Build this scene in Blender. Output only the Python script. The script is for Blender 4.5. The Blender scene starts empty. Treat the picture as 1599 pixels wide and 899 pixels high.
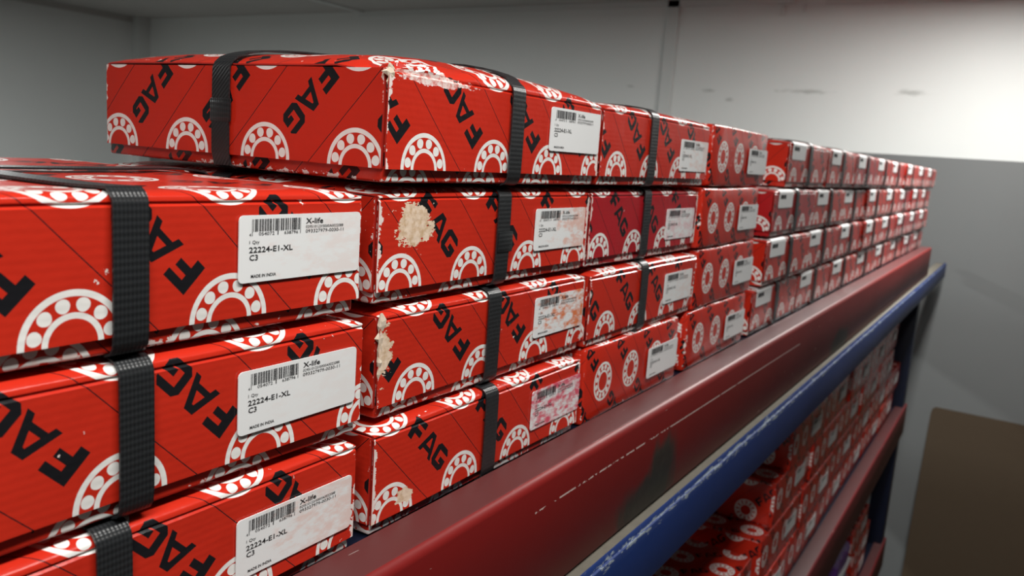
import bpy, math, random
from mathutils import Vector, Matrix, noise

# ------------------------------------------------------------------ camera, light, exposure
S = 0.253                     # metres per working unit (a strapped box is 0.865 units = 219 mm wide)
CAMZ = 1.85                   # camera height above the floor
scene = bpy.context.scene
col = scene.collection
YAW, PITCH, ROLL, FPX = 1.0225, 0.1636, 0.0727, 1286.0
fwd = Vector((math.sin(YAW)*math.cos(PITCH), math.cos(YAW)*math.cos(PITCH), -math.sin(PITCH)))
rgt = Vector((math.cos(YAW), -math.sin(YAW), 0))
upv = rgt.cross(fwd)
r2 = math.cos(ROLL)*rgt + math.sin(ROLL)*upv
u2 = -math.sin(ROLL)*rgt + math.cos(ROLL)*upv
cam_d = bpy.data.cameras.new('camera')
cam = bpy.data.objects.new('camera', cam_d); col.objects.link(cam)
cam_d.sensor_fit = 'HORIZONTAL'; cam_d.sensor_width = 36.0
cam_d.lens = FPX/1599*36.0
cam_d.clip_start = 0.01
cam_d.dof.use_dof = True; cam_d.dof.focus_distance = 0.40; cam_d.dof.aperture_fstop = 16.0
m = Matrix((r2, u2, -fwd)).transposed().to_4x4(); m.translation = (0, 0, CAMZ)
cam.matrix_world = m
scene.camera = cam

scene.view_settings.view_transform = 'Standard'
scene.view_settings.look = 'None'
scene.view_settings.gamma = 1.0
scene.view_settings.use_curve_mapping = False
scene.view_settings.exposure = 0.25

world = bpy.data.worlds.new('world'); scene.world = world
world.use_nodes = True
world.node_tree.nodes['Background'].inputs[0].default_value = (0.75, 0.8, 0.85, 1)
world.node_tree.nodes['Background'].inputs[1].default_value = 0.02

def P(x, y, z): return Vector((x*S, y*S, z*S + CAMZ))

def area_light(name, loc, sx, sy, power, color):
    d = bpy.data.lights.new(name, 'AREA'); d.shape = 'RECTANGLE'
    d.size = sx; d.size_y = sy; d.energy = power; d.color = color
    o = bpy.data.objects.new(name, d); col.objects.link(o); o.location = P(*loc)
    return o
# batten lamps on the ceiling: two over the aisle in front of the rack, plus an added, unseen fill behind it that brightens the walls
area_light('aisle_lamp_far', (9.0, 0.32, 2.44), 1.0, 0.12, 26.0, (1.0, 0.99, 0.95))
area_light('aisle_lamp_near', (-0.2, -0.5, 2.42), 1.2, 0.12, 14.0, (1.0, 0.98, 0.94))
area_light('rear_fill_light', (2.5, 10.5, 2.42), 1.2, 0.12, 65.0, (0.97, 1.0, 0.98))

# ------------------------------------------------------------------ node helpers
class X:
    """a float socket with operators that add Math nodes"""
    def __init__(s, nt, v): s.nt, s.v = nt, v
    def op(s, o, *a):
        n = s.nt.nodes.new('ShaderNodeMath'); n.operation = o
        for i, q in enumerate((s,)+a):
            q = q.v if isinstance(q, X) else q
            if isinstance(q, (int, float)): n.inputs[i].default_value = q
            else: s.nt.links.new(q, n.inputs[i])
        return X(s.nt, n.outputs[0])
    def __add__(s, o): return s.op('ADD', o)
    def __sub__(s, o): return s.op('SUBTRACT', o)
    def __mul__(s, o): return s.op('MULTIPLY', o)
    __radd__ = __add__; __rmul__ = __mul__
    def __rsub__(s, o): return (s*-1.0)+o
    def __truediv__(s, o): return s.op('DIVIDE', o)
    def __lt__(s, o): return s.op('LESS_THAN', o)
    def __gt__(s, o): return s.op('GREATER_THAN', o)
    def __and__(s, o): return s.op('MULTIPLY', o)
    def __or__(s, o): return s.op('MAXIMUM', o)
    def inv(s): return 1.0 - s
    def abs(s): return s.op('ABSOLUTE')
    def frac0(s): return s - s.op('ROUND')
    def min(s, o): return s.op('MINIMUM', o)
    def max(s, o): return s.op('MAXIMUM', o)
    def clamp(s): return s.op('MAXIMUM', 0.0).op('MINIMUM', 1.0)
    def step(s, a, b):
        n = s.nt.nodes.new('ShaderNodeMapRange'); n.interpolation_type = 'SMOOTHSTEP'
        s.nt.links.new(s.v, n.inputs[0]); n.inputs[1].default_value = a; n.inputs[2].default_value = b
        return X(s.nt, n.outputs[0])
    def between(s, a, b): return (s > a) & (s < b)

class Mat:
    def __init__(s, name):
        s.m = bpy.data.materials.new(name); s.m.use_nodes = True
        s.nt = s.m.node_tree; s.b = s.nt.nodes['Principled BSDF']
        s.tc = s.nt.nodes.new('ShaderNodeTexCoord')
    def n(s, t): return s.nt.nodes.new(t)
    def link(s, a, b): s.nt.links.new(a, b)
    def xyz(s, sock):
        n = s.n('ShaderNodeSeparateXYZ'); s.link(sock, n.inputs[0])
        return [X(s.nt, o) for o in n.outputs]
    def attr(s, name):
        n = s.n('ShaderNodeAttribute'); n.attribute_type = 'OBJECT'; n.attribute_name = name
        return X(s.nt, n.outputs['Fac'])
    def noise(s, vec, scale, detail=3, rough=0.55, color=False):
        n = s.n('ShaderNodeTexNoise'); s.link(vec, n.inputs['Vector'])
        n.inputs['Scale'].default_value = scale; n.inputs['Detail'].default_value = detail
        n.inputs['Roughness'].default_value = rough
        return n.outputs['Color'] if color else X(s.nt, n.outputs[0])
    def vmap(s, vec, scale):
        n = s.n('ShaderNodeVectorMath'); n.operation = 'MULTIPLY'; s.link(vec, n.inputs[0]); n.inputs[1].default_value = scale
        return n.outputs[0]
    def seeded(s, vec, k=7.3):
        oi = s.n('ShaderNodeObjectInfo')
        a = s.n('ShaderNodeVectorMath'); a.operation = 'SCALE'; s.link(oi.outputs['Location'], a.inputs[0]); a.inputs['Scale'].default_value = k
        b = s.n('ShaderNodeVectorMath'); b.operation = 'ADD'; s.link(vec, b.inputs[0]); s.link(a.outputs[0], b.inputs[1])
        return b.outputs[0]
    def mix(s, fac, a, b):
        n = s.n('ShaderNodeMix'); n.data_type = 'RGBA'
        if isinstance(fac, X): s.link(fac.v, n.inputs[0])
        else: n.inputs[0].default_value = fac
        for i, c in ((6, a), (7, b)):
            if isinstance(c, tuple): n.inputs[i].default_value = (*c, 1)
            else: s.link(c, n.inputs[i])
        return n.outputs[2]
    def color(s, c):
        if isinstance(c, tuple): s.b.inputs['Base Color'].default_value = (*c, 1)
        else: s.link(c, s.b.inputs['Base Color'])
        return s
    def rough(s, r):
        if isinstance(r, X): s.link(r.v, s.b.inputs['Roughness'])
        else: s.b.inputs['Roughness'].default_value = r
        return s
    def bump(s, h, strength=0.3, dist=0.001):
        n = s.n('ShaderNodeBump'); n.inputs['Strength'].default_value = strength; n.inputs['Distance'].default_value = dist
        s.link(h.v, n.inputs['Height']); s.link(n.outputs[0], s.b.inputs['Normal'])
        return s
    def spec(s, v): s.b.inputs['Specular IOR Level'].default_value = v; return s

RED, WHITE, BLACK, TAN = (0.54, 0.026, 0.011), (0.80, 0.79, 0.76), (0.010, 0.010, 0.012), (0.56, 0.38, 0.22)

def print_material(name, W, D, H, wear=1.0):
    """laminated carton print: rings, diagonal FAG lettering, hairlines; scuffed edges (all in carton space)"""
    M = Mat(name)
    uvn = M.n('ShaderNodeUVMap'); uvn.uv_map = 'print'
    u, v, _ = M.xyz(uvn.outputs[0])
    sg = 1.0 - 2.0*M.attr('print_flip')
    u = (u + M.attr('print_u'))*sg; v = (v + M.attr('print_v'))*sg
    fx, fy = u.frac0(), v.frac0()
    r = (fx*fx + fy*fy).op('SQRT')
    ang = fy.op('ARCTAN2', fx)*(12/(2*math.pi))
    da = (ang + 0.5).frac0()*(2*math.pi/12)*0.212
    dr = r - 0.212
    ball = ((da*da + dr*dr).op('SQRT')) < 0.039
    ring = r.between(0.255, 0.291) | r.between(0.136, 0.169) | ball
    dx, dy = (u - 0.5).frac0(), (v - 0.5).frac0()
    t = (dy - dx)*0.70711; n = (dy + dx)*-0.70711
    cap = n.abs() < 0.106
    F = (t.between(-0.335, -0.262) & cap) | (t.between(-0.30, -0.145) & n.between(0.050, 0.106)) | (t.between(-0.30, -0.165) & n.between(-0.040, 0.014))
    at = t.abs()
    A = (at < (0.082 - n*0.40)) & cap
    hole = (at < (0.030 - n*0.42)) & (n < 0.056) & n.between(-0.066, -0.024).inv()
    A = A & hole.inv()
    g = t - 0.235; ga = g.abs()
    G = (ga < 0.105) & cap & ((ga + n.abs()) < 0.172)
    G = G & ((ga < 0.044) & (n.abs() < 0.052)).inv() & (g.between(0.0, 0.2) & n.between(0.008, 0.052)).inv()
    G = G | (g.between(0.005, 0.10) & n.between(-0.042, 0.008))
    hair = ((u + v) - 0.5).frac0().abs() < 0.0045
    black = ((F | A | G) | hair) & ring.inv()
    # carton space
    ob = M.tc.outputs['Object']
    px, py, pz = M.xyz(ob)
    ex = px.min(W*S - px).max(0.0); ey = py.min(D*S - py).max(0.0); ez = pz.min(H*S - pz).max(0.0)
    mn = ex.min(ey).min(ez); mx = ex.max(ey).max(ez)
    mid = ex + ey + ez - mn - mx
    sd = M.seeded(ob)
    n1 = M.noise(sd, 260, 4, 0.65); n2 = M.noise(sd, 38, 3, 0.6); n3 = M.noise(M.vmap(sd, (1, 1, 3)), 900, 2, 0.6)
    w = M.attr('wear')
    near = (1.0 - mid*(1/0.0045)).clamp()
    scuff = ((n1*0.55 + n2*0.45 + near*0.17*wear + w*0.09*near) > 0.675)
    crn = (1.0 - (mid + mx.min(0.04)*0.25)*(1/0.011)).clamp()
    bare = (n1*0.4 + n2*0.6 + crn*(0.10*wear + w*0.10)) > 0.715
    fleck = (n3*0.6 + n2*0.4) > 0.745
    # torn patch with its own place on this carton
    qx = (px - M.attr('patch_x')).abs()/(M.attr('patch_w') + 0.00001); qz = (pz - M.attr('patch_z')).abs()/(M.attr('patch_h') + 0.00001)
    inp = 1.0 - (qx*qx + qz*qz).op('SQRT')*0.85
    pn = M.noise(M.vmap(sd, (0.5, 1, 1.5)), 150, 5, 0.7)
    patch = ((inp*0.55 + pn*0.9 + n1*0.35) > 0.86) & (inp > 0.0) & (py < 0.006) & (M.attr('patch_w') > 0.0001)
    tint = M.attr('tint')
    red = M.mix(tint, RED, (0.37, 0.010, 0.022))
    red = M.mix(n2*0.25, red, (0.45, 0.012, 0.008))
    c = M.mix(black, red, BLACK)
    c = M.mix(ring, c, WHITE)
    c = M.mix(scuff | (fleck & (mid < 0.02)), c, (0.78, 0.66, 0.62))
    c = M.mix(bare | patch, c, M.mix(M.attr('pale'), M.mix(n1.step(0.3, 0.65), TAN, (0.80, 0.64, 0.50)), M.mix(n1.step(0.35, 0.6), (0.62, 0.16, 0.13), (0.80, 0.68, 0.64))))
    M.color(c)
    rg = 0.19 + n2*0.12 + (scuff | bare | patch)*0.45
    M.rough(rg).spec(0.36)
    flute = ((pz*(2*math.pi/0.0031)).op('SINE'))*0.03
    M.bump(flute + M.noise(sd, 60, 3)*1.2 + n1*0.12 + (bare | patch)*-0.5, 0.30, 0.0012)
    return M.m

def simple(name, color, rough=0.5, metallic=0.0):
    M = Mat(name); M.color(color).rough(rough); M.b.inputs['Metallic'].default_value = metallic
    return M.m

WA, DA, HA = 0.865, 0.850, 0.229      # strapped box
WB, DB, HB = 0.740, 0.800, 0.229      # plain carton on the upper shelf
WC, DC, HC = 0.960, 0.820, 0.287      # taller carton on the lower shelves
MAT_RIM = simple('red_carton_edge', (0.42, 0.02, 0.012), 0.45)
MAT_A = print_material('strapped_box_print', WA, DA, HA)
MAT_B = print_material('plain_carton_print', WB, DB, HB, 0.8)
MAT_C = print_material('tall_carton_print', WC, DC, HC, 0.7)

def cardboard_material(name, c1, c2):
    M = Mat(name); ob = M.seeded(M.tc.outputs['Object'])
    n = M.noise(M.vmap(ob, (1, 1, 4)), 60, 4, 0.6)
    M.color(M.mix(n, c1, c2)).rough(0.85)
    M.bump(M.noise(ob, 400, 3), 0.3, 0.0005)
    return M.m
MAT_CARD = cardboard_material('raw_corrugated_card', (0.40, 0.27, 0.15), (0.60, 0.47, 0.32))
MAT_TORN = cardboard_material('torn_card_pulp', (0.45, 0.33, 0.22), (0.78, 0.70, 0.58))
MAT_BOARD = cardboard_material('brown_card_sheet', (0.042, 0.026, 0.012), (0.054, 0.034, 0.017))  # brown set darker than real card, carrying the shade on the sheet

def strap_material():
    M = Mat('black_woven_strap'); x, y, z = M.xyz(M.tc.outputs['Object'])
    k = 2*math.pi/0.0030
    a = ((x + y*0.6 + z*0.6)*k).op('SINE'); b = ((x*1.0 - y*0.6 - z*0.6)*k).op('SINE')
    w = (a*b)*0.5 + 0.5
    M.color(M.mix(w, (0.008, 0.009, 0.010), (0.022, 0.024, 0.026))).rough(0.36)
    M.bump(w, 0.5, 0.0003)
    return M.m
MAT_STRAP = strap_material()

def sticker_material():
    M = Mat('white_sticker_paper'); ob = M.seeded(M.tc.outputs['Object'], 11.0)
    x, y, z = M.xyz(M.tc.outputs['Object'])
    n = M.noise(M.vmap(ob, (1, 1, 2.2)), 90, 4, 0.62); n2 = M.noise(M.vmap(ob, (0.8, 1, 2)), 260, 3, 0.6)
    s = M.attr('stain'); p = M.attr('pink')
    edge = (x*(1/0.067)).clamp()                    # the stained side of the sticker is its right half
    st = ((n*0.7 + n2*0.3 + edge*0.22*(1.0 - p) + p*0.15) * 1.0).step(0.56, 0.76)*s
    cst = M.mix(p, (0.72, 0.20, 0.07), (0.70, 0.06, 0.12))
    c = M.mix(M.noise(ob, 30, 2)*0.25, (0.82, 0.83, 0.83), (0.74, 0.75, 0.75))
    M.color(M.mix(st, c, cst)).rough(0.42)
    return M.m
MAT_STICKER = sticker_material()
MAT_INK = simple('sticker_ink', (0.02, 0.02, 0.022), 0.5)

def painted_steel(name, base, dark, seed, scratch=(0.6, 0.45, 0.42), smudges=(), line=None, dust=None):
    M = Mat(name); ob = M.tc.outputs['Object']
    x, y, z = M.xyz(ob)
    n = M.noise(M.vmap(ob, (0.35, 1, 1)), 9, 4, 0.6); f = M.noise(M.vmap(ob, (0.12, 1, 1)), 420, 2, 0.5); g = M.noise(ob, 160, 4, 0.65)
    c = M.mix(n.step(0.35, 0.75), base, dark)
    c = M.mix((f > 0.755) & (n > 0.47), c, scratch)
    c = M.mix(g > 0.80, c, scratch)
    if line:
        x0, z0, x1, z1 = line
        t = (x - x0*S)/((x1 - x0)*S)
        d = (z - ((z0*S + CAMZ) + t*((z1 - z0)*S))).abs()
        c = M.mix((d < 0.0006) & t.between(0, 1) & (M.noise(M.vmap(ob, (0.6, 1, 1)), 300, 2) > (0.52 - t*0.25)), c, scratch)
    for sx, sz, rx, rz in smudges:
        dx = (x - sx*S)/(rx*S); dz = (z - (sz*S + CAMZ))/(rz*S)
        d = (dx*dx + dz*dz).op('SQRT')
        mk = (1.25 - d + (M.noise(M.vmap(ob, (1, 1, 0.35)), 45, 4) - 0.5)*1.3).step(0.05, 0.62)*0.95
        c = M.mix(mk, c, M.mix(g, (0.014, 0.014, 0.012), (0.06, 0.06, 0.048)))
    if dust:                                             # dust lies on faces that look up
        ge = M.n('ShaderNodeNewGeometry'); nx_, ny_, nz_ = M.xyz(ge.outputs['True Normal'])
        c = M.mix((nz_ > 0.97)*(0.55 + n*0.35), c, dust)
    M.color(c).rough(0.36 + n*0.18).spec(0.25)
    M.bump(n*0.6 + g*0.25, 0.12, 0.002)
    return M.m
MAT_RED = painted_steel('maroon_painted_steel', (0.19, 0.009, 0.008), (0.155, 0.010, 0.010), 1,
                        smudges=((2.34, -1.045, 0.22, 0.085), (2.46, -0.975, 0.12, 0.12), (5.45, -1.03, 0.30, 0.09)), line=(1.62, -0.840, 4.3, -0.862), dust=(0.060, 0.030, 0.030))
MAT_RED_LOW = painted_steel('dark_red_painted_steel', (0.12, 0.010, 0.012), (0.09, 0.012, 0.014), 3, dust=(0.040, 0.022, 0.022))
MAT_NAVY = painted_steel('navy_painted_steel', (0.005, 0.008, 0.022), (0.004, 0.006, 0.016), 4, scratch=(0.05, 0.06, 0.09))

def blue_beam_material():
    M = Mat('blue_painted_steel'); ob = M.tc.outputs['Object']; x, y, z = M.xyz(ob)
    n = M.noise(ob, 12, 4); f = M.noise(M.vmap(ob, (0.16, 1, 1)), 330, 5, 0.7); g = M.noise(ob, 55, 5, 0.7)
    zz = (z - CAMZ)*(1/S); yy = y*(1/S)
    c = M.mix(n, (0.003, 0.022, 0.125), (0.004, 0.027, 0.155))
    top = (1.0 - (zz + 1.092).abs()*(1/0.024)).clamp()
    bot = (1.0 - (zz + 1.279).abs()*(1/0.014)).clamp()
    chip = (f*0.6 + g*0.4 + top*0.145 + bot*0.08) > 0.655
    c = M.mix(chip, c, (0.22, 0.26, 0.30))
    dust = (yy > 0.846).v
    d = X(M.nt, dust)
    c = M.mix(d, c, M.mix(g, (0.10, 0.09, 0.072), (0.17, 0.155, 0.125)))
    M.color(c).rough(0.5 + d*0.4 + chip*0.3 + top*0.25)
    M.bump(g + chip*-0.4, 0.2, 0.001)
    return M.m
MAT_BLUE = blue_beam_material()

def wall_material(name, c1, c2, marks=()):
    M = Mat(name); ob = M.tc.outputs['Object']; x, y, z = M.xyz(ob)
    n = M.noise(ob, 3.0, 4, 0.6); f = M.noise(ob, 220, 2)
    c = M.mix(n, c1, c2)
    for my, mz, ry, rz in marks:
        dy = (y - my*S)/(ry*S); dz = (z - (mz*S + CAMZ))/(rz*S)
        mk = (1.0 - (dy*dy + dz*dz).op('SQRT') + (M.noise(M.vmap(ob, (1, 1, 2.5)), 22, 3) - 0.5)*1.6).step(0.15, 0.9)*0.6
        c = M.mix(mk, c, (0.30, 0.31, 0.29))
    M.color(c).rough(0.55)
    M.bump(n*0.5 + f*0.05, 0.08, 0.004)
    return M.m
MAT_WALL = wall_material('white_wall_panel', (0.74, 0.76, 0.745), (0.69, 0.71, 0.70),
                         marks=((4.2, 1.05, 0.10, 0.05), (3.05, 1.20, 0.6, 0.05), (1.6, 1.22, 0.35, 0.06), (5.9, 1.22, 0.14, 0.04), (4.55, 1.18, 0.2, 0.04)))
MAT_WALL_LOWER = wall_material('grey_lower_wall', (0.160, 0.166, 0.166), (0.146, 0.153, 0.155))
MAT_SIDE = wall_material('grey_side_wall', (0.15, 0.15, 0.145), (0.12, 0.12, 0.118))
MAT_TRIM = wall_material('white_trim_strip', (0.66, 0.68, 0.665), (0.62, 0.64, 0.63))
MAT_CEIL = wall_material('grey_ceiling_board', (0.50, 0.48, 0.46), (0.45, 0.44, 0.42))
MAT_FLOOR = wall_material('grey_concrete_floor', (0.09, 0.085, 0.08), (0.06, 0.058, 0.055))

# ------------------------------------------------------------------ mesh helpers (all coordinates in working units)
def mesh(name, verts, faces, mats, mi=None, uvs=None, smooth=True, shift=True):
    me = bpy.data.meshes.new(name)
    me.from_pydata([(x*S, y*S, z*S) for x, y, z in verts], [], faces)
    for q in mats: me.materials.append(q)
    if mi: me.polygons.foreach_set('material_index', mi)
    if uvs:
        l = me.uv_layers.new(name='print')
        flat = [c for f in uvs for p in f for c in p]
        l.data.foreach_set('uv', flat)
    if smooth:
        me.polygons.foreach_set('use_smooth', [True]*len(faces))
        me.set_sharp_from_angle(angle=math.radians(40))
    me.update()
    return me

def link(name, me, parent=None, loc=None):
    o = bpy.data.objects.new(name, me); col.objects.link(o)
    if parent: o.parent = parent
    if loc is not None: o.location = loc
    return o

def tag(o, label=None, cat=None, group=None, kind=None):
    if label: o['label'] = label
    if cat: o['category'] = cat
    if group: o['group'] = group
    if kind: o['kind'] = kind
    return o

def empty(name, loc, rz=0.0):
    o = bpy.data.objects.new(name, None); col.objects.link(o)
    o.location = P(*loc); o.rotation_euler = (0, 0, rz); o.empty_display_size = 0.02
    return o

def cuts(a, b, r, n):
    L = [a, a+0.3*r, a+r]
    for i in range(1, n): L.append(a+r + (b-a-2*r)*i/n)
    return L + [b-r, b-0.3*r, b]

def wob(p, seed, amp):
    v = Vector((p[0]*3.1+seed*9.7, p[1]*3.1, p[2]*5.0))
    w = Vector((p[0]*14+seed*3.3, p[1]*14+5, p[2]*20))
    return (noise.noise_vector(v)*0.7 + noise.noise_vector(w)*0.3)*amp

def carton_mesh(name, lo, hi, r, mat, L, seed=0, amp=0.003, puff=0.0, n=6):
    """rounded box with slightly buckled faces and print coordinates on every face"""
    ax = [cuts(lo[i], hi[i], r, n if i < 2 else max(2, n//2)) for i in range(3)]
    verts, idx, faces, uvs = [], {}, [], []
    mid = [(lo[i]+hi[i])/2 for i in range(3)]; half = [(hi[i]-lo[i])/2 for i in range(3)]
    def V(p):
        key = tuple(round(c, 5) for c in p)
        if key in idx: return idx[key]
        inn = [min(max(p[i], lo[i]+r), hi[i]-r) for i in range(3)]
        d = Vector(p) - Vector(inn)
        q = Vector(inn) + d.normalized()*r
        f = [1 - ((q[i]-mid[i])/half[i])**2 for i in range(3)]
        if p[2] >= hi[2]-1e-6: q.z += puff*max(0, f[0])*max(0, f[1])
        q += wob(q, seed, amp)
        idx[key] = len(verts); verts.append(tuple(q)); return idx[key]
    def face(pts, uvf):
        faces.append([V(p) for p in pts]); uvs.append([uvf(p) for p in pts])
    zc = 0.025
    for a, fixed in ((0, 0), (0, 1), (1, 0), (1, 1), (2, 0), (2, 1)):
        i, j = [k for k in range(3) if k != a]
        c = (lo, hi)[fixed][a]
        for p in range(len(ax[i])-1):
            for q in range(len(ax[j])-1):
                def pt(u, v):
                    z = [0, 0, 0]; z[a] = c; z[i] = ax[i][u]; z[j] = ax[j][v]; return tuple(z)
                pts = [pt(p, q), pt(p+1, q), pt(p+1, q+1), pt(p, q+1)]
                flip = (fixed == 0) if a != 1 else (fixed == 1)
                if flip: pts.reverse()
                if a == 0: uvf = lambda t: ((t[2]-zc)/L, (t[1] if fixed == 0 else -t[1])/L + 0.71)
                elif a == 1: uvf = lambda t: (t[0]/L, (t[2]-zc)/L)
                else: uvf = lambda t: (t[0]/L, (t[1]+0.032)/L)
                face(pts, uvf)
    return mesh(name, verts, faces, [mat], None, uvs)

def box_bits(bits):
    """several boxes ((x0,y0,z0),(x1,y1,z1)) joined into plain vert/face lists"""
    vs, fs = [], []
    for a, b in bits:
        k = len(vs)
        vs += [(x, y, z) for x in (a[0], b[0]) for y in (a[1], b[1]) for z in (a[2], b[2])]
        fs += [[k+i for i in f] for f in ((0, 1, 3, 2), (4, 6, 7, 5), (0, 4, 5, 1), (2, 3, 7, 6), (0, 2, 6, 4), (1, 5, 7, 3))]
    return vs, fs

def bevelled(name, a, b, mat, bev=0.004, seg=2):
    import bmesh
    bm = bmesh.new()
    vs, fs = box_bits([(a, b)])
    bv = [bm.verts.new((x*S, y*S, z*S)) for x, y, z in vs]
    for f in fs: bm.faces.new([bv[i] for i in f])
    bmesh.ops.recalc_face_normals(bm, faces=bm.faces[:])
    bmesh.ops.bevel(bm, geom=bm.edges[:], offset=bev*S, segments=seg, affect='EDGES', profile=0.6)
    me = bpy.data.meshes.new(name); bm.to_mesh(me); bm.free()
    me.materials.append(mat)
    for p in me.polygons: p.use_smooth = True
    me.set_sharp_from_angle(angle=math.radians(35))
    return me

def sweep_x(name, prof, x0, x1, mat, nx=1, wobble=0.0):
    """closed (y,z) profile swept along the rack"""
    vs, fs = [], []; k = len(prof)
    for i in range(nx+1):
        x = x0 + (x1-x0)*i/nx
        for y, z in prof:
            d = wob((x*0.5, y*8, z*8), 3, wobble) if wobble else Vector((0, 0, 0))
            vs.append((x, y+d.y, z+d.z))
    for i in range(nx):
        for j in range(k):
            j2 = (j+1) % k
            fs.append([i*k+j, i*k+j2, (i+1)*k+j2, (i+1)*k+j])
    fs.append(list(range(k))); fs.append([nx*k+j for j in reversed(range(k))])
    me = mesh(name, vs, fs, [mat])
    import bmesh
    bm = bmesh.new(); bm.from_mesh(me); bmesh.ops.recalc_face_normals(bm, faces=bm.faces[:]); bm.to_mesh(me); bm.free()
    return me

# ------------------------------------------------------------------ the room
XW, YW, ZC, ZF = 13.0, 19.2, 2.57, -CAMZ/S
X0, Y0 = -11.0, -7.5
def slab(name, a, b, mat, parent=None):
    vs, fs = box_bits([(a, b)])
    me = mesh(name, vs, fs, [mat], smooth=False)
    o = link(name, me, parent, None if parent else (0, 0, CAMZ))
    return o
# room surfaces carry world coordinates in their meshes so that marks sit in room space
def room_slab(name, a, b, mat):
    vs, fs = box_bits([(a, b)])
    off = CAMZ/S
    me = mesh(name, [(x, y, z+off) for x, y, z in vs], fs, [mat], smooth=False)
    return tag(link(name, me), kind='structure')
WALL_SPLIT = 0.352  # the far wall is grey below this height
room_slab('wall_far', (XW, Y0, WALL_SPLIT), (XW+0.6, YW, ZC+0.4), MAT_WALL)
room_slab('wall_far_lower', (XW-0.012, Y0, ZF), (XW+0.6, YW, WALL_SPLIT), MAT_WALL_LOWER)
room_slab('wall_left', (X0, YW, ZF), (XW+0.6, YW+0.6, ZC+0.4), MAT_WALL)
room_slab('wall_right', (X0, Y0-0.6, ZF), (XW+0.6, Y0, ZC+0.4), MAT_SIDE)
room_slab('wall_near', (X0-0.6, Y0-0.6, ZF), (X0, YW+0.6, ZC+0.4), MAT_WALL)
room_slab('floor', (X0-0.6, Y0-0.6, ZF-0.4), (XW+0.6, YW+0.6, ZF), MAT_FLOOR)
room_slab('ceiling', (X0-0.6, Y0-0.6, ZC), (XW+0.6, YW+0.6, ZC+0.4), MAT_CEIL)
# white joint covers on the panels
room_slab('trim_1', (XW-0.05, 5.17, -3.0), (XW, 5.36, ZC), MAT_TRIM)              # upright joint on the far wall
room_slab('trim_2', (XW-0.05, 3.35, ZC-0.10), (XW, 12.0, ZC-0.002), MAT_TRIM)     # along the ceiling, beside the joint
room_slab('trim_3', (X0, 11.86, ZC-0.03), (XW-0.05, 12.02, ZC-0.001), MAT_TRIM)   # across the ceiling
room_slab('trim_4', (XW-0.30, YW-0.30, ZF), (XW, YW, ZC), MAT_TRIM)               # corner post
room_slab('trim_5', (X0, YW-0.05, ZC-0.12), (XW-0.30, YW, ZC-0.002), MAT_CEIL)    # cornice on the left wall
room_slab('trim_6', (XW-0.05, Y0, ZC-0.13), (XW, 2.92, ZC-0.002), MAT_TRIM)
room_slab('trim_7', (XW-0.04, 3.50, ZC-0.27), (XW, 3.56, ZC-0.11), MAT_TRIM)
room_slab('trim_8', (XW-0.03, 3.20, ZC-0.22), (XW, 3.25, ZC-0.11), MAT_TRIM)

# leaning sheet of brown board by the far wall
def leaning_board():
    y0, y1, zt = -2.6, 0.735, -3.16
    vs, fs = [], []
    out = [(y0, ZF), (y1+0.02, ZF), (y1, zt-0.09), (y1-0.012, zt-0.03), (y1-0.05, zt), (y0, zt-0.02)]
    for th in (0.0, 0.03):
        for y, z in out:
            t = (z-ZF)/(zt-ZF)
            vs.append((-(1-t)*0.9 - th, y, z-ZF))
    k = len(out)
    fs = [list(range(k)), [k+i for i in reversed(range(k))]] + [[i, k+i, k+(i+1) % k, (i+1) % k] for i in range(k)]
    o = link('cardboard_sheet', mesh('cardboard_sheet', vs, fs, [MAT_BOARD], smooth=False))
    o.location = P(XW-0.03, 0, ZF)
    tag(o, 'large brown cardboard sheet leaning upright against the grey wall', 'cardboard')
leaning_board()

# ------------------------------------------------------------------ the rack
rack = empty('storage_rack', (0, 0, ZF))
tag(rack, 'steel storage rack with maroon and blue beams and navy upright posts', 'rack')
def rack_part(name, me, label=None):
    o = link(name, me, rack); o.location = (0, 0, -CAMZ + CAMZ)
    if label: o['label'] = label
    return o
OFF = CAMZ/S
def up(prof): return [(y, z+OFF) for y, z in prof]
XE = 10.84
def red_profile(zt, zb, yf=0.880):
    r = 0.022
    arc = [(yf + r - r*math.sin(a), zt - r + r*math.cos(a)) for a in [i*math.pi/12 for i in range(7)]]
    return up([(0.990, zt)] + arc + [(yf, zb+0.012), (yf+0.008, zb), (yf+0.06, zb), (yf+0.06, zb+0.014), (yf+0.018, zb+0.016), (yf+0.018, zt-0.02), (0.990, zt-0.018)])
rack_part('maroon_beam', sweep_x('maroon_beam', red_profile(-0.757, -1.088), -3.2, XE, MAT_RED, 40, 0.0015), 'maroon channel beam with a long scratch and grease smudges')
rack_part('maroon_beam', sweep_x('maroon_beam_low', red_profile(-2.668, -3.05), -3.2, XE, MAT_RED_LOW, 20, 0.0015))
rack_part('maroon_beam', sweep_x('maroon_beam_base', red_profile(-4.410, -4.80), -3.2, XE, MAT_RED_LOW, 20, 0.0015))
blue_prof = up([(0.955, -1.091), (0.850, -1.091), (0.846, -1.078), (0.842, -1.072), (0.838, -1.077), (0.836, -1.092), (0.833, -1.094), (0.829, -1.086), (0.825, -1.088), (0.823, -1.098),
                (0.823, -1.272), (0.827, -1.282), (0.835, -1.284), (0.845, -1.27), (0.845, -1.12), (0.955, -1.12)])
rack_part('blue_beam', sweep_x('blue_beam', blue_prof, -3.2, 12.75, MAT_BLUE, 60, 0.002), 'blue step beam with chipped paint and a dusty ledge')
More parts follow.
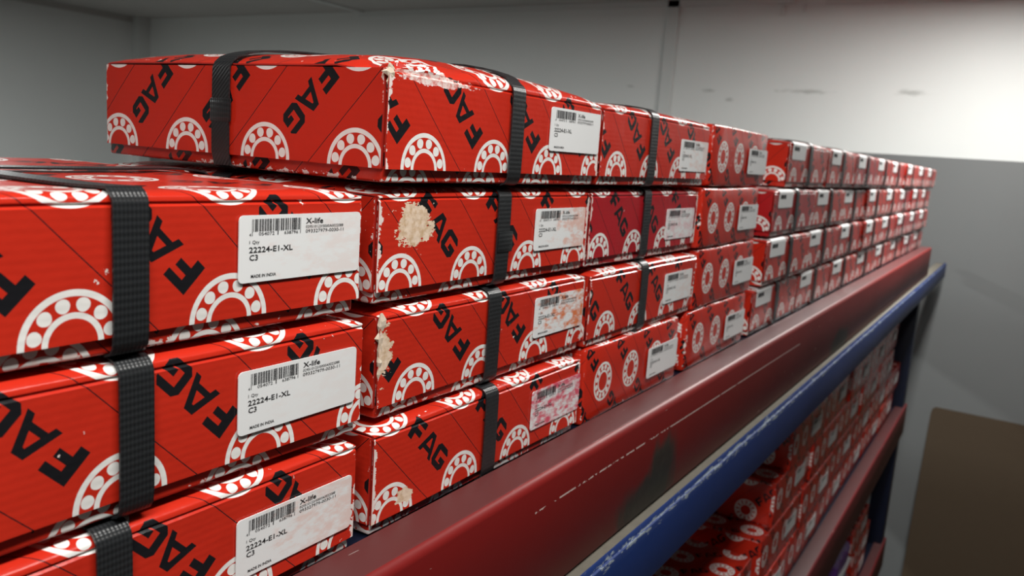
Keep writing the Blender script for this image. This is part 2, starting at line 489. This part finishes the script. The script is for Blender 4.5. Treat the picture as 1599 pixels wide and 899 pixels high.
def posts():
    for px in (XE-0.26, -3.2):
        for py in (0.905, 3.55):
            prof_a, prof_b = (px, py, ZF+OFF), (px+0.24, py+0.20, (-1.13 if py < 2 else 0.0)+OFF)
            me = bevelled('upright_post', prof_a, prof_b, MAT_NAVY, 0.012)
            rack_part('upright_post', me)
            rack_part('foot_plate', bevelled('foot_plate', (px-0.05, py-0.03, OFF+ZF), (px+0.29, py+0.23, OFF+ZF+0.03), MAT_NAVY, 0.005))
posts()
for z0 in (-0.7775, -2.692, -4.432):
    n = 7
    for i in range(n):                                   # steel deck panels, edge to edge
        a = -3.1 + (XE-0.02+3.1)*i/n; b = -3.1 + (XE-0.02+3.1)*(i+1)/n - 0.006
        rack_part('deck_panel', bevelled('deck_panel', (a, 0.975, z0-0.04+OFF), (b, 3.75, z0+OFF), MAT_NAVY, 0.003, 1))
    rack_part('rear_beam', bevelled('rear_beam', (-3.2, 3.70, z0-0.30+OFF), (XE, 3.76, z0-0.042+OFF), MAT_BLUE, 0.006))

# ------------------------------------------------------------------ strapped boxes
LA = 0.243
YM = 0.44                                              # where the cross strap runs
def top_rise(d, w): return math.sqrt(max(0.0, 1-(1-min(1.0, max(0.0, d)/w))**2))
def bulge(x, y, puff):
    fx = 1-abs(2*x/WA-1)**2.6; fy = 1-abs(2*y/DA-1)**6
    return puff*max(0, fx)*max(0, fy)
def lid_z(x, y, puff):                                 # height of the lid over the box floor
    return 0.2055 + 0.018*top_rise(min(x, WA-x)+0.004, 0.11)*(0.72*top_rise(min(y, DA-y), 0.03) + 0.28*top_rise(min(y, DA-y), 0.2)) + bulge(x, y, puff)
ARC = [(0.0, 0.197), (0.0035, 0.2000), (0.0035, 0.2025), (0.0010, 0.2045), (0.0014, None), (0.003, None), (0.006, None), (0.011, None), (0.018, None), (0.028, None), (0.045, None), (0.08, None), (0.13, None)]
def lid_mesh(name, seed, puff, crush=0.0):
    prof = [(0.0, 0.025), (0.0, 0.07), (0.0, 0.115), (0.0, 0.16)] + ARC + [(0.13 + (DA-0.13)*i/8, None) for i in range(1, 8)] + [(DA-0.04, None), (DA-0.01, None), (DA, None)]
    arc = [0.0]
    mid_prof = [(y, lid_z(WA/2, y, 0) if z is None else z) for y, z in prof]
    for i in range(1, len(prof)): arc.append(arc[-1] + math.dist(mid_prof[i], mid_prof[i-1]))
    xs = cuts(0, WA, 0.02, 26 if crush else 14); nx, k = len(xs), len(prof)
    nrm = []
    for i in range(k):
        a, b = mid_prof[max(0, i-1)], mid_prof[min(k-1, i+1)]
        d = Vector((b[0]-a[0], b[1]-a[1])).normalized(); nrm.append((-d.y, d.x))
    V, inner, uvs, fs, mi = [], [], [], [], []
    for x in xs:
        for j, (y, z) in enumerate(prof):
            p = Vector((x, y, lid_z(x, y, puff) if z is None else z))
            p += wob(p, seed, 0.0015 if j < 4 else 0.004)*Vector((0.2, 0.8, 0.7))
            if j == 0: p.y -= 0.002*math.sin(x*9+seed)
            if crush and 5 < j < 16:
                e = max(0, 1-x/0.36)
                q = Vector((x*22, j*0.9, seed))
                p += Vector((0, 0.016, -0.020))*e*max(0, noise.noise(q)+0.45)
                p += noise.noise_vector(Vector((x*40, j*1.7, 2.2)))*0.007*e
            V.append(p); inner.append(p - Vector((0, nrm[j][0], nrm[j][1]))*0.003)
    N = len(V)
    def uv(i, j): return (xs[i]/LA, arc[j]/LA)
    for i in range(nx-1):
        for j in range(k-1):
            a, b, c, d = i*k+j, (i+1)*k+j, (i+1)*k+j+1, i*k+j+1
            fs.append([a, b, c, d]); uvs.append([uv(i, j), uv(i+1, j), uv(i+1, j+1), uv(i, j+1)]); mi.append(0)
            fs.append([N+d, N+c, N+b, N+a]); uvs.append([(0.9, 0.9)]*4); mi.append(1)
    rim = [(i*k, (i+1)*k) for i in range(nx-1)] + [((i+1)*k+k-1, i*k+k-1) for i in range(nx-1)]
    rim += [(j+1, j) for j in range(k-1)] + [((nx-1)*k+j, (nx-1)*k+j+1) for j in range(k-1)]
    for n_, (a, b) in enumerate(rim): fs.append([b, a, N+a, N+b]); uvs.append([(0.9, 0.9)]*4); mi.append(2 if n_ < nx-1 else 1)
    return mesh(name, [tuple(v) for v in V+inner], fs, [MAT_A, MAT_RIM, MAT_CARD], mi, uvs)

def end_flap_mesh(name, x0, x1, seed):
    ys = cuts(0.008, DA-0.004, 0.02, 10); zs = [0.025, 0.05, 0.09, 0.13, 0.17, 0.19, 0.2045]
    V, fs, uvs, mi = [], [], [], []
    sgn = -1 if x0 < 0.4 else 1
    for side in (0, 1):
        for y in ys:
            for z in zs:
                p = Vector(((x0 if sgn < 0 else x1) if side == 0 else (x1 if sgn < 0 else x0), y, z))
                w = wob(p, seed, 0.004); V.append((p.x + (sgn*abs(w.x)*0.6 if side == 0 else 0), p.y, p.z + w.z*0.3))
    k = len(zs); N = len(ys)*k
    uv = lambda i, j: ((zs[j]-0.025)/LA, (ys[i]-0.07)/LA)
    for i in range(len(ys)-1):
        for j in range(k-1):
            q = [i*k+j, i*k+j+1, (i+1)*k+j+1, (i+1)*k+j]; t = [uv(i, j), uv(i, j+1), uv(i+1, j+1), uv(i+1, j)]
            if sgn > 0: q.reverse(); t.reverse()
            fs.append(q); uvs.append(t); mi.append(0)
            fs.append([N+a for a in reversed(q)]); uvs.append([(0.9, 0.9)]*4); mi.append(1)
    n = len(ys)
    rim = [(i*k, (i+1)*k) for i in range(n-1)] + [((i+1)*k+k-1, i*k+k-1) for i in range(n-1)] + [(j+1, j) for j in range(k-1)] + [((n-1)*k+j, (n-1)*k+j+1) for j in range(k-1)]
    for a, b in rim:
        q = [b, a, N+a, N+b]
        if sgn < 0: q.reverse()
        fs.append(q); uvs.append([(0.9, 0.9)]*4); mi.append(1)
    return mesh(name, V, fs, [MAT_A, MAT_RIM, MAT_CARD], mi, uvs)

def ribbon(name, path, c0, c1, axis, th, mat):
    """flat band: closed path of (s,z) points in the plane across `axis`, from c0 to c1 along it"""
    k = len(path); V, fs = [], []
    cx = sum(p[0] for p in path)/k; cz = sum(p[1] for p in path)/k
    nr = []
    for i in range(k):
        a, b = path[i-1], path[(i+1) % k]
        d = Vector((b[0]-a[0], b[1]-a[1])).normalized(); nn = Vector((d.y, -d.x))
        if nn.dot(Vector((path[i][0]-cx, path[i][1]-cz))) < 0: nn = -nn
        nr.append(nn)
    rings = []
    for c, o in ((c0, 0), (c0, th), (c1, th), (c1, 0)):
        rings.append(len(V))
        for i, (s, z) in enumerate(path):
            q = (s+nr[i].x*o, z+nr[i].y*o)
            V.append((c, q[0], q[1]) if axis == 'x' else (q[0], c, q[1]))
    for a in range(4):
        b = (a+1) % 4
        for i in range(k):
            j = (i+1) % k
            fs.append([rings[a]+i, rings[a]+j, rings[b]+j, rings[b]+i])
    me = mesh(name, V, fs, [mat])
    import bmesh
    bm = bmesh.new(); bm.from_mesh(me); bmesh.ops.recalc_face_normals(bm, faces=bm.faces[:]); bm.to_mesh(me); bm.free()
    return me

def strap_paths(puff):
    xs = 0.42
    p = [(-0.005, 0.03), (-0.0055, 0.10), (-0.005, 0.17)]
    p += [(-0.0045, 0.197), (-0.0040, 0.2050), (-0.002, 0.2110), (0.003, 0.2170), (0.010, 0.2215)] + [(y, lid_z(xs, y, puff) + 0.0035) for y in (0.02, 0.03, 0.045, 0.08, 0.13)]
    p += [(y, lid_z(xs, y, puff) + 0.0035) for y in [0.13+(DA-0.13)*i/9 for i in range(1, 9)]]
    p += [(DA-0.002, 0.209), (DA+0.003, 0.200), (DA+0.004, 0.1), (DA+0.003, 0.006), (DA-0.006, -0.0008), (0.4, -0.0012), (0.015, -0.0008), (0.003, 0.003), (-0.003, 0.012)]
    q = [(-0.0075, 0.03), (-0.0085, 0.10), (-0.008, 0.17), (-0.0075, 0.200), (-0.003, 0.210)]
    xq = [0.01, 0.03, 0.05, 0.08, 0.12] + [0.12+(WA-0.24)*i/8 for i in range(1, 8)]; xq += [WA-t for t in (0.12, 0.08, 0.05, 0.03, 0.01)]
    q += [(x, lid_z(x, YM, puff) + 0.0055) for x in xq]
    q += [(WA+0.003, 0.210), (WA+0.0075, 0.200), (WA+0.008, 0.1), (WA+0.0075, 0.03), (WA+0.001, 0.004), (WA-0.01, -0.0008), (0.43, -0.0012), (0.01, -0.0008), (-0.001, 0.004)]
    return p, q
VAR = []
PUFF, SOFT, LOW = 0.034, 0.012, -0.010
for s in range(4):
    VAR.append(dict(
        body=carton_mesh('box_body', (0.004, 0.0085, 0.0), (WA-0.004, DA-0.002, 0.202), 0.006, MAT_A, LA, s, 0.003),
        lid=lid_mesh('box_lid', s, 0.0), lid_puff=lid_mesh('box_lid_puffed', s, PUFF), lid_soft=lid_mesh('box_lid_soft', s, SOFT), lid_low=lid_mesh('box_lid_low', s, LOW),
        flap_l=end_flap_mesh('end_flap_l', -0.0035, 0.0035, s+3), flap_r=end_flap_mesh('end_flap_r', WA-0.0035, WA+0.0035, s+5)))
LID_CRUSHED = lid_mesh('box_lid_crushed', 7, PUFF, 1.0)
STRAP = {}
for nm, pf in (('flat', 0.0), ('soft', SOFT), ('low', LOW), ('puff', PUFF)):
    a, b = strap_paths(pf)
    STRAP[nm] = (ribbon('strap_'+nm, a, 0.42-0.026, 0.42+0.026, 'x', 0.0035, MAT_STRAP), ribbon('cross_strap_'+nm, b, YM-0.026, YM+0.026, 'y', 0.0035, MAT_STRAP))

# sticker: rounded paper with printed lines. Local origin = lower left corner of the sticker
LW, LH = 0.266, 0.104
def sticker_mesh(name, fold=0.0, LH=LH):
    r = 0.008; pts = []
    for cx, cz, a0 in ((r, r, 180), (LW-r, r, 270), (LW-r, LH-r, 0), (r, LH-r, 90)):
        for i in range(4):
            a = math.radians(a0 + i*30); pts.append((cx+r*math.cos(a), cz+r*math.sin(a)))
    k = len(pts)
    V = [(x, -0.0016, z) for x, z in pts] + [(x, 0.0, z) for x, z in pts]
    F = [list(range(k)), [k+i for i in reversed(range(k))]] + [[i, k+i, k+(i+1) % k, (i+1) % k] for i in range(k)]
    if fold:                                           # paper carried over the top edge of the carton
        n = len(V)
        pr = [(-0.0016, LH-0.002), (-0.0005, LH+0.006), (0.004, LH+0.0125), (0.012, LH+0.0170), (0.025, LH+0.0195), (0.05, LH+0.0215), (fold, LH+0.0245)]
        for y, z in pr: V += [(0.001, y, z), (LW-0.001, y, z)]
        for i in range(len(pr)-1): F.append([n+2*i, n+2*i+1, n+2*i+3, n+2*i+2])
    return mesh(name, V, F, [MAT_STICKER], smooth=False)
STICKER = sticker_mesh('sticker'); STICKER_FOLD = sticker_mesh('sticker_folded', 0.06, 0.068)

def text_mesh(name, items):
    """lettering from the built-in font as flat ink: (text, x, z, height, bold, wanted width)"""
    V, F = [], []
    for txt, x, z, h, bold, width in items:
        c = bpy.data.curves.new('t', 'FONT'); c.body = txt; c.size = 1.0; c.resolution_u = 2
        if bold: c.offset = 0.014
        o = bpy.data.objects.new('t', c); col.objects.link(o)
        dg = bpy.context.evaluated_depsgraph_get(); dg.update()
        me = bpy.data.meshes.new_from_object(o.evaluated_get(dg))
        xs = [v.co.x for v in me.vertices]; x_lo, x_hi = min(xs), max(xs)
        sx = width/(x_hi-x_lo); sz = h/0.70; k = len(V)
        V += [(x+(v.co.x-x_lo)*sx, -0.0022, z+v.co.y*sz) for v in me.vertices]
        F += [[k+i for i in p.vertices] for p in me.polygons]
        bpy.data.objects.remove(o); bpy.data.curves.remove(c); bpy.data.meshes.remove(me)
    return mesh(name, V, F, [MAT_INK], smooth=False)
LETTERS = text_mesh('sticker_lettering', [
    ('4', 0.0190, 0.0722, 0.0046, False, 0.0034), ('054072', 0.0375, 0.0728, 0.0052, False, 0.0310), ('638796', 0.0890, 0.0728, 0.0052, False, 0.0290),
    ('X-life', 0.1350, 0.0880, 0.0088, True, 0.0390), ('029510123/0000A0022088', 0.1350, 0.0806, 0.0046, False, 0.0870), ('093327979-0030-11', 0.1350, 0.0729, 0.0056, False, 0.0880),
    ('1 Qty', 0.0195, 0.0603, 0.0052, False, 0.0195), ('22224-E1-XL', 0.0190, 0.0467, 0.0086, True, 0.0885), ('C3', 0.0200, 0.0347, 0.0086, True, 0.0165),
    ('MADE IN INDIA', 0.0235, 0.0075, 0.0048, True, 0.0500)])
def barcode_mesh():
    rng = random.Random(4); bits = []; x = 0.0245
    while x < 0.1235:
        w = rng.choice((0.0008, 0.0008, 0.0016, 0.0024)); tall = x < 0.0262 or 0.0730 < x < 0.0762 or x > 0.1205
        bits.append(((x, -0.0021, 0.0725 if tall else 0.0790), (x+w, -0.0017, 0.0980)))
        x += w + rng.choice((0.0009, 0.0009, 0.0017, 0.0025))
    vs, fs = box_bits(bits)
    return mesh('barcode', vs, fs, [MAT_INK], smooth=False)
BARCODE = barcode_mesh()
def add_sticker(parent, x, z, y=-0.002, stain=0.0, pink=0.0, tilt=0.0, folded=False):
    s = link('sticker', STICKER_FOLD if folded else STICKER, parent, (x*S, y*S, z*S))
    s.rotation_euler = (0, tilt, 0); s['label'] = 'white printed sticker with barcode'
    s['stain'] = float(stain); s['pink'] = float(pink)
    if folded: link('barcode', BARCODE, s, (0, 0, -0.036*S))
    else: link('barcode', BARCODE, s); link('lettering', LETTERS, s)
    return s

def set_print(o, pu, pv, flip, wear=0.0, tint=0.0, patch=None):
    o['print_u'] = float(pu); o['print_v'] = float(pv); o['print_flip'] = float(flip); o['wear'] = float(wear); o['tint'] = float(tint)
    px, pz, pw, ph = patch or (0, 0, 0, 0)
    o['patch_x'], o['patch_z'], o['patch_w'], o['patch_h'] = px*S, pz*S, pw*S, ph*S

GROUP_A = 'strapped red bearing boxes on the upper shelf'
def strapped_box(x, y, z, label, var=0, puff=False, ring=0.1, flip=0, stick=(0.588, 0.074), strap=0.42, stain=0.0, pink=0.0, wear=0.0, tint=0.0,
                 patch=None, rz=0.0, lid=None, folded=False, tilt=0.0, left_flap=True):
    t = tag(empty('bearing_box', (x, y, z), rz), label, 'box', GROUP_A)
    v = VAR[var % 4]
    pu = -ring/LA
    b = link('body', v['body'], t); set_print(b, pu+0.15, 0.22, flip, wear, tint)
    l = link('lid', lid or v[{False: 'lid', True: 'lid_puff', 'soft': 'lid_soft', 'low': 'lid_low'}[puff]], t); set_print(l, pu, 0.0, flip, wear, tint, patch)
    f = link('end_flap', v['flap_l'], t); set_print(f, 0.0, 0.0, 0, wear, tint)
    f = link('end_flap', v['flap_r'], t); set_print(f, 0.0, 0.3, 0, wear, tint)
    a, c = STRAP[{False: 'flat', True: 'puff', 'soft': 'soft', 'low': 'low'}[puff]]
    link('strap', a, t, ((strap-0.42)*S, 0, 0))
    link('cross_strap', c, t)
    add_sticker(t, stick[0], stick[1], -0.0022, stain, pink, tilt, folded)
    return t

ROWZ = {1: -0.0730, 2: -0.3060, 3: -0.5390, 4: -0.7720}
def depth(w): return 1 + (0.865/w - 1)*0.5
# first stack (three boxes), nearest the camera
strapped_box(0.240, 1.000, ROWZ[2], 'red strapped box with spotless sticker on top of the nearest, leftmost stack', 0, 'low', 0.340, 0, (0.594, 0.078), 0.415, 0.12, 0, 0.0)
strapped_box(0.258, 1.000, ROWZ[3], 'red strapped box, middle one of the three in the leftmost stack', 1, False, 0.388, 0, (0.580, 0.066), 0.405, 0.05)
strapped_box(0.254, 1.000, ROWZ[4], 'red strapped box with orange-spotted sticker at the bottom of the leftmost stack', 2, False, 0.352, 0, (0.586, 0.052), 0.375, 0.3)
# second stack
b = strapped_box(1.160, 0.997, ROWZ[1], 'red box with crushed front corner, topmost of second stack, its whole end showing', 3, True, 0.112, 0, (0.590, 0.082), 0.435, 0, 0, 0.5,
                 lid=LID_CRUSHED, patch=(0.12, 0.198, 0.19, 0.017))
TOP_BOX = b
for ch in b.children:
    if ch.name.startswith('lid'): ch['pale'] = 1.0
b = strapped_box(1.174, 1.018, ROWZ[2], 'red box with peeled tan patch beside its left edge, under the crushed-corner box', 1, False, 0.066, 1, (0.575, 0.068), 0.425, 0.5, 0, 0.6,
                 patch=(0.105, 0.150, 0.085, 0.062))
PATCH_BOX = b
b = strapped_box(1.192, 1.018, ROWZ[3], 'red box with torn left corner and rusty sticker in the second stack', 2, False, 0.115, 0, (0.588, 0.074), 0.395, 1.0, 0, 0.3,
                 patch=(0.012, 0.14, 0.035, 0.085))
TORN_BOX = b
strapped_box(1.175, 1.003, ROWZ[4], 'red box with pink-smeared sticker at the bottom of the second stack', 0, False, 0.055, 1, (0.600, 0.066), 0.405, 0.95, 1.0, 0.9,
             patch=(0.10, 0.055, 0.04, 0.022))
# third stack
strapped_box(2.045, 0.998, ROWZ[1], 'red strapped box, topmost of third stack, right of the crushed-corner box', 1, 'soft', 0.105, 0, (0.588, 0.050), 0.345, 0.25)
strapped_box(2.058, 1.020, ROWZ[2], 'crimson strapped box with scuffed corners, second row, third stack from left', 2, False, 0.07, 1, (0.565, 0.050), 0.385, 0.35, 1.0, 0.9, 0.85)
strapped_box(2.075, 1.008, ROWZ[3], 'red strapped box in the third stack, directly above an unstrapped carton', 3, False, 0.12, 1, (0.562, 0.062), 0.375, 0.15)
ORD = ['first', 'second', 'third', 'fourth', 'fifth', 'sixth', 'seventh', 'eighth', 'ninth', 'tenth', 'eleventh', 'twelfth']
ROWN = {1: 'top row', 2: 'second row', 3: 'third row', 4: 'bottom row'}
rng = random.Random(11)
START = {1: 4.095, 2: 3.895, 3: 3.870, 4: 3.805}
for row in (1, 2, 3, 4):
    x = START[row]
    for k in range(8):
        strapped_box(x, 1.0 + rng.uniform(-0.012 if row < 4 else 0.002, 0.014), ROWZ[row],
                     'red strapped box on upper shelf, %s, %s stack from the left' % (ROWN[row], ORD[k+4]),
                     rng.randrange(4), 'soft' if row == 1 else False, rng.choice((0.09, 0.12, 0.15)), rng.randrange(2), (0.05 + rng.uniform(-0.01, 0.02), 0.134), 0.43, 0.0, 0, rng.choice((0, 0.2)),
                     rng.choice((0, 0, 0.2, 0.7)), rz=rng.uniform(-0.006, 0.006), folded=True)
        x += WA + 0.012 + rng.uniform(0.0, 0.016)

# ------------------------------------------------------------------ plain cartons on the upper shelf
LB = 0.204
CART_B = [carton_mesh('plain_carton', (0, 0, 0), (WB, DB, HB-0.002), 0.012, MAT_B, LB, s, 0.006, 0.0) for s in range(3)]
def end_panel_mesh(name, W, D, H, mat, L):
    return carton_mesh(name, (-0.005, 0.02, 0.014), (0.001, D-0.02, H-0.018), 0.0028, mat, L, 8, 0.001, 0, 4)
PANEL_B = end_panel_mesh('end_panel_b', WB, DB, HB, MAT_B, LB)
def plain_carton(x, y, z, label, s, ring=0.13):
    t = tag(empty('plain_carton', (x, y, z)), label, 'carton', 'unstrapped red cartons on the upper shelf')
    b = link('body', CART_B[s], t); set_print(b, -ring/LB, -0.086/LB, 0, 0.1, 0)
    b = link('end_panel', PANEL_B, t); set_print(b, 0.1, 0.2, 0, 0.3, 0)
    add_sticker(t, 0.455, 0.052, -0.006, 0)
plain_carton(2.085, 1.005, ROWZ[4], 'unstrapped red carton with full white rings, bottom of the third stack', 0, 0.127)
for row, x in ((1, 2.985), (2, 2.940), (3, 2.960), (4, 2.925)):
    plain_carton(x, 1.008, ROWZ[row], 'unstrapped red carton with full white rings, fourth stack, %s' % ROWN[row], row % 3, 0.14)

# ------------------------------------------------------------------ tall cartons on the lower shelves
LC = 0.228
CART_C = [carton_mesh('tall_carton', (0, 0, 0), (WC, DC, HC), 0.010, MAT_C, LC, s+20, 0.005, 0.0) for s in range(3)]
PANEL_C = end_panel_mesh('end_panel_c', WC, DC, HC, MAT_C, LC)
def tall_carton(x, y, z, label, group, s, ring=None):
    t = tag(empty('tall_carton', (x, y, z), rng.uniform(-0.008, 0.008)), label, 'carton', group)
    b = link('body', CART_C[s % 3], t); set_print(b, -(ring or rng.choice((0.10, 0.13)))/LC, -0.125/LC, 1, 0.0, 0)
    b = link('end_panel', PANEL_C, t); set_print(b, -0.22, -0.43, 1, 0.0, 0)
    add_sticker(t, 0.52 + rng.uniform(-0.03, 0.03), 0.10 + rng.uniform(-0.015, 0.015), -0.006)
LAY = {0: -2.688, 1: -2.400, 2: -2.112, 3: -1.824}
LAYN = {0: 'bottom layer', 1: 'third layer down', 2: 'second layer down', 3: 'top layer'}
GL = 'red cartons stacked on the lower shelf'
FIRST = {0: 3.43, 1: 3.43, 2: 4.83, 3: 5.08}
for lay in (3, 2, 1, 0):
    x = FIRST[lay]; k = 0
    while x + WC < 11.75 and k < 8:
        if x + WC > 10.58: break
        tall_carton(x, 1.0 + rng.uniform(-0.008, 0.012), LAY[lay], 'red ring-printed carton on lower shelf, %s, %s from the near end' % (LAYN[lay], ORD[k]), GL, rng.randrange(3), 0.028 if (lay, k) == (1, 0) else None)
        x += WC + (0.25 if (lay == 1 and k == 0) else 0.015 + rng.uniform(0, 0.012)); k += 1
GB = 'red cartons on the lowest visible shelf'
for x, lay, nm in ((7.75, 0, 'bottom layer, under the purple bundle'), (8.92, 0, 'bottom layer, next to the post'), (8.90, 1, 'middle layer, next to the post'), (8.60, 2, 'topmost, near the navy post')):
    tall_carton(x, 1.0, -4.428 + lay*0.289, 'red carton on the lowest shelf, ' + nm, GB, lay)
# purple plastic-wrapped bundle beside them
def purple_bundle():
    M = Mat('purple_plastic_wrap'); n = M.noise(M.vmap(M.tc.outputs['Object'], (1, 1, 3)), 40, 4)
    M.color(M.mix(n.step(0.55, 0.7), (0.13, 0.035, 0.26), (0.35, 0.25, 0.45))).rough(0.3); M.bump(n, 0.6, 0.004)
    t = tag(empty('wrapped_bundle', (7.78, 1.0, -4.130)), 'purple plastic-wrapped bundle beside the cartons on the lowest shelf', 'bundle')
    link('wrap', carton_mesh('bundle_wrap', (0, 0, 0), (0.76, 0.7, 0.52), 0.05, M.m, 0.2, 31, 0.03, 0.04, 8), t)
    link('tape', bevelled('bundle_tape', (-0.012, -0.016, 0.30), (0.772, 0.71, 0.345), MAT_STICKER, 0.008), t)
purple_bundle()

# ------------------------------------------------------------------ small damage and strap seals
def torn_fringe(parent, name, pts, rad, seed, n=7):
    """ragged lip of exposed card pulp along an edge"""
    V, F = [], []
    for i, (p, r) in enumerate(zip(pts, rad)):
        for a in range(n):
            an = 2*math.pi*a/n
            k = r*(0.45+1.5*abs(noise.noise(Vector((i*1.9+seed, a*2.3, 0.5)))))
            jz = 0.006*noise.noise(Vector((i*3.1, a*1.7, seed)))
            V.append((p[0]+math.cos(an)*k, p[1]+math.sin(an)*k*0.55, p[2]+jz))
    m_ = len(pts)
    for i in range(m_-1):
        for a in range(n):
            b = (a+1) % n
            F.append([i*n+a, i*n+b, (i+1)*n+b, (i+1)*n+a])
    F.append(list(range(n))[::-1]); F.append([(m_-1)*n+a for a in range(n)])
    o = link(name, mesh('torn_edge', V, F, [MAT_TORN], smooth=False), parent); o['label'] = 'ragged torn cardboard edge'
torn_fringe(TORN_BOX, 'torn_edge', [(0.004, 0.002, 0.214-0.012*i) for i in range(14)], [0.004, 0.013, 0.012, 0.006, 0.009, 0.005, 0.008, 0.004, 0.007, 0.004, 0.006, 0.003, 0.004, 0.001], 1.0)
torn_fringe(TOP_BOX, 'torn_edge', [(0.004+0.004*(i%2), 0.003, 0.213-0.008*i) for i in range(7)], [0.004, 0.010, 0.013, 0.009, 0.006, 0.004, 0.002], 5.0)
seal = bevelled('strap_seal', (-0.031, -0.0045, -0.024), (0.031, 0.0, 0.024), MAT_STRAP, 0.0035)
link('strap_seal', seal, PATCH_BOX, (0.432*S, -0.0068*S, 0.10*S))
o = link('strap_seal', seal, TOP_BOX, (-0.0085*S, (YM)*S, 0.115*S)); o.rotation_euler = (0, 0, -math.pi/2)
